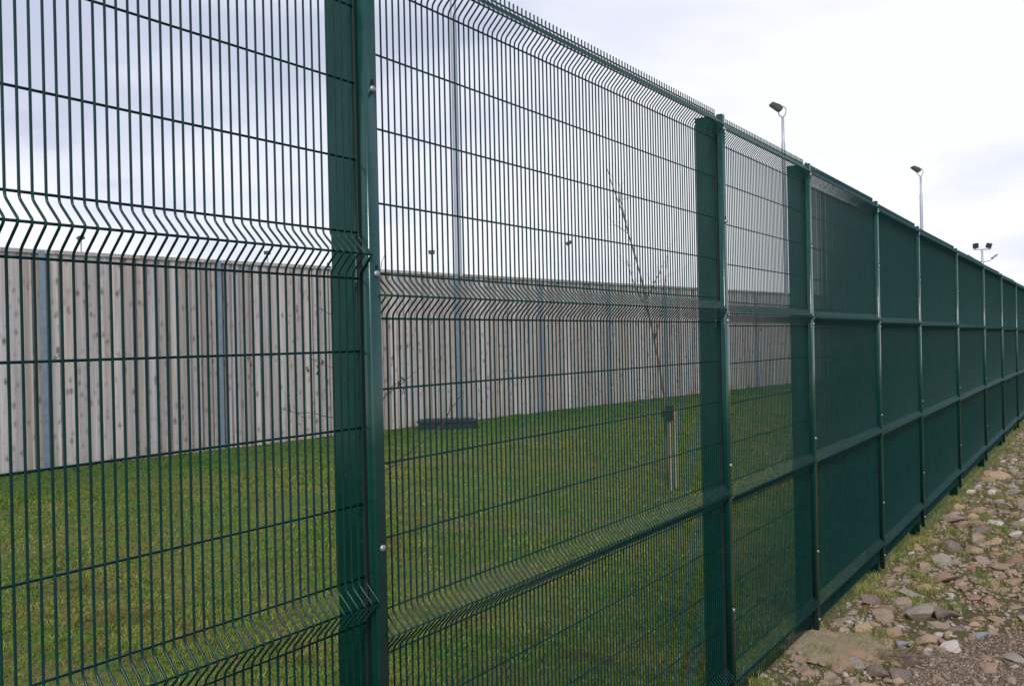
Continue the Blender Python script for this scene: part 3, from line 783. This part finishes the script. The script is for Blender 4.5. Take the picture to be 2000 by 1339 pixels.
# ------------------------------------------------------------------ grass
def blades(name, X, Y, Z, H, Wd, lean, mat, label):
    n = len(X); a = RNG.random(n) * 6.283; la = RNG.random(n) * 6.283; le = lean * RNG.random(n) * H
    dx = np.cos(a) * Wd / 2; dy = np.sin(a) * Wd / 2; ox = np.cos(la) * le; oy = np.sin(la) * le
    v = np.empty((n, 5, 3), np.float32)
    v[:, 0] = np.stack([X - dx, Y - dy, Z - .006], -1); v[:, 1] = np.stack([X + dx, Y + dy, Z - .006], -1)
    v[:, 2] = np.stack([X + dx * .7 + ox * .35, Y + dy * .7 + oy * .35, Z + H * .6], -1); v[:, 3] = np.stack([X - dx * .7 + ox * .35, Y - dy * .7 + oy * .35, Z + H * .6], -1)
    v[:, 4] = np.stack([X + ox, Y + oy, Z + H * (1 - .25 * lean * RNG.random(n))], -1)
    b0 = np.arange(n) * 5
    f = np.concatenate([np.stack([b0, b0 + 1, b0 + 2], -1), np.stack([b0, b0 + 2, b0 + 3], -1), np.stack([b0 + 3, b0 + 2, b0 + 4], -1)])
    o = link(name, mesh_np(name, v.reshape(-1, 3), f, mat)); tag(o, label, kind='stuff'); return o
# lawn: density falls with distance, blades widen
n = 620000
Zc = 2.0 + 28 * RNG.random(n) ** 1.9
lat = -.66 + 1.05 * RNG.random(n)
X = lat * Zc; Y = Zc
t = (X - O.x) * T.x + (Y - O.y) * T.y; d = (X - O.x) * NI.x + (Y - O.y) * NI.y
dt = (X - A.x) * TN.x + (Y - A.y) * TN.y
ok = (d > .06) & (dt > .02)
ok &= RNG.random(n) < np.clip(.75 + 1.6 * fbm(X * 1.3, Y * 1.3, 4, 40), .12, 1)
X, Y, Zc, d = X[ok], Y[ok], Zc[ok], d[ok]
H = (.010 + .022 * RNG.random(len(X))) * (1 + .9 * np.clip(fbm(X * .8, Y * .8, 3, 17) * 2, -.4, 1)); Wd = .0026 + .00050 * Zc
blades('lawn_grass', X, Y, ground(X, Y), H, Wd, 2.6, M_BLADE, 'short green and yellowed grass of the lawn behind the mesh fence')
nl = 2600; u = -3 + 27 * RNG.random(nl); w = .02 + .22 * RNG.random(nl) ** 2.2
X = A.x + TD.x * u + TN.x * w; Y = A.y + TD.y * u + TN.y * w; ok = vnoise(u * 1.3, u * 0, 5) > .35; X = X[ok]; Y = Y[ok]
blades('leaf_litter', X, Y, ground(X, Y) + .004, np.full(len(X), .018), .02 + .02 * RNG.random(len(X)), 3.0, M_LEAFD, 'thin drift of brown leaf litter along the foot of the timber fence')
# rough grass along the fence foot and between the stones
n = 60000
t = 1.8 + 20 * RNG.random(n) ** 1.6; d = .5 - 4.2 * RNG.random(n) ** 1.3
X = O.x + T.x * t + NI.x * d; Y = O.y + T.y * t + NI.y * d
cl = fbm(X * 2.2, Y * 2.2, 3, 71)
ok = (RNG.random(n) < np.clip((cl - .02) * 7, 0, 1) + .25 * (np.abs(d) < .5) * 1.6) & (gravel_mask(X, Y) < .4) & (X / Y < .62) & (Y > 3.8)
X, Y, d = X[ok], Y[ok], d[ok]
blades('rough_grass', X, Y, ground(X, Y), .018 + .05 * RNG.random(len(X)) ** 1.6, .0026 + .0003 * Y, 1.6, M_BLADE2, 'tufts of rough grass between the stones and along the fence foot')
# clumps
CX = []; 
for _ in range(140):
    t = 2.5 + 15 * random.random() ** 1.5; dd = -(.05 + 2.6 * random.random() ** 1.3); x = O.x + T.x * t + NI.x * dd; y = O.y + T.y * t + NI.y * dd
    if float(gravel_mask(np.array(x), np.array(y))) > .6: continue
    k_ = random.randrange(60, 170); CX.append(np.stack([x + RNG.normal(0, .045, k_), y + RNG.normal(0, .045, k_)], -1))
CX = np.concatenate(CX); X, Y = CX[:, 0], CX[:, 1]
blades('grass_tufts', X, Y, ground(X, Y), .03 + .07 * RNG.random(len(X)), np.full(len(X), .0035), 1.5, M_BLADE2, 'bright green and straw coloured tufts standing among the stones')
# dry twiggy weeds beside the dark stone at the bottom
c = hit(1745, 1288)
b = MB()
for _ in range(150):
    x = c.x + random.gauss(0, .12); y = c.y + random.gauss(0, .06); z = gz(x, y); a = random.gauss(0, .5); l_ = random.uniform(.05, .15)
    pts = [(x - c.x, y - c.y, z - c.z + .01)]
    for k_ in range(4):
        a += random.gauss(0, .35); q = pts[-1]; pts.append((q[0] + math.cos(a) * l_ / 3, q[1] + math.sin(a) * l_ / 3, max(0.0, q[2] + random.uniform(-.01, .025))))
    b.tube(pts, .0014, 3, cap=False)
tag(b.build('dry_weed', M_STRAW, loc=c), 'tangle of dry brown stalks in front of the sandy mound', kind='stuff')
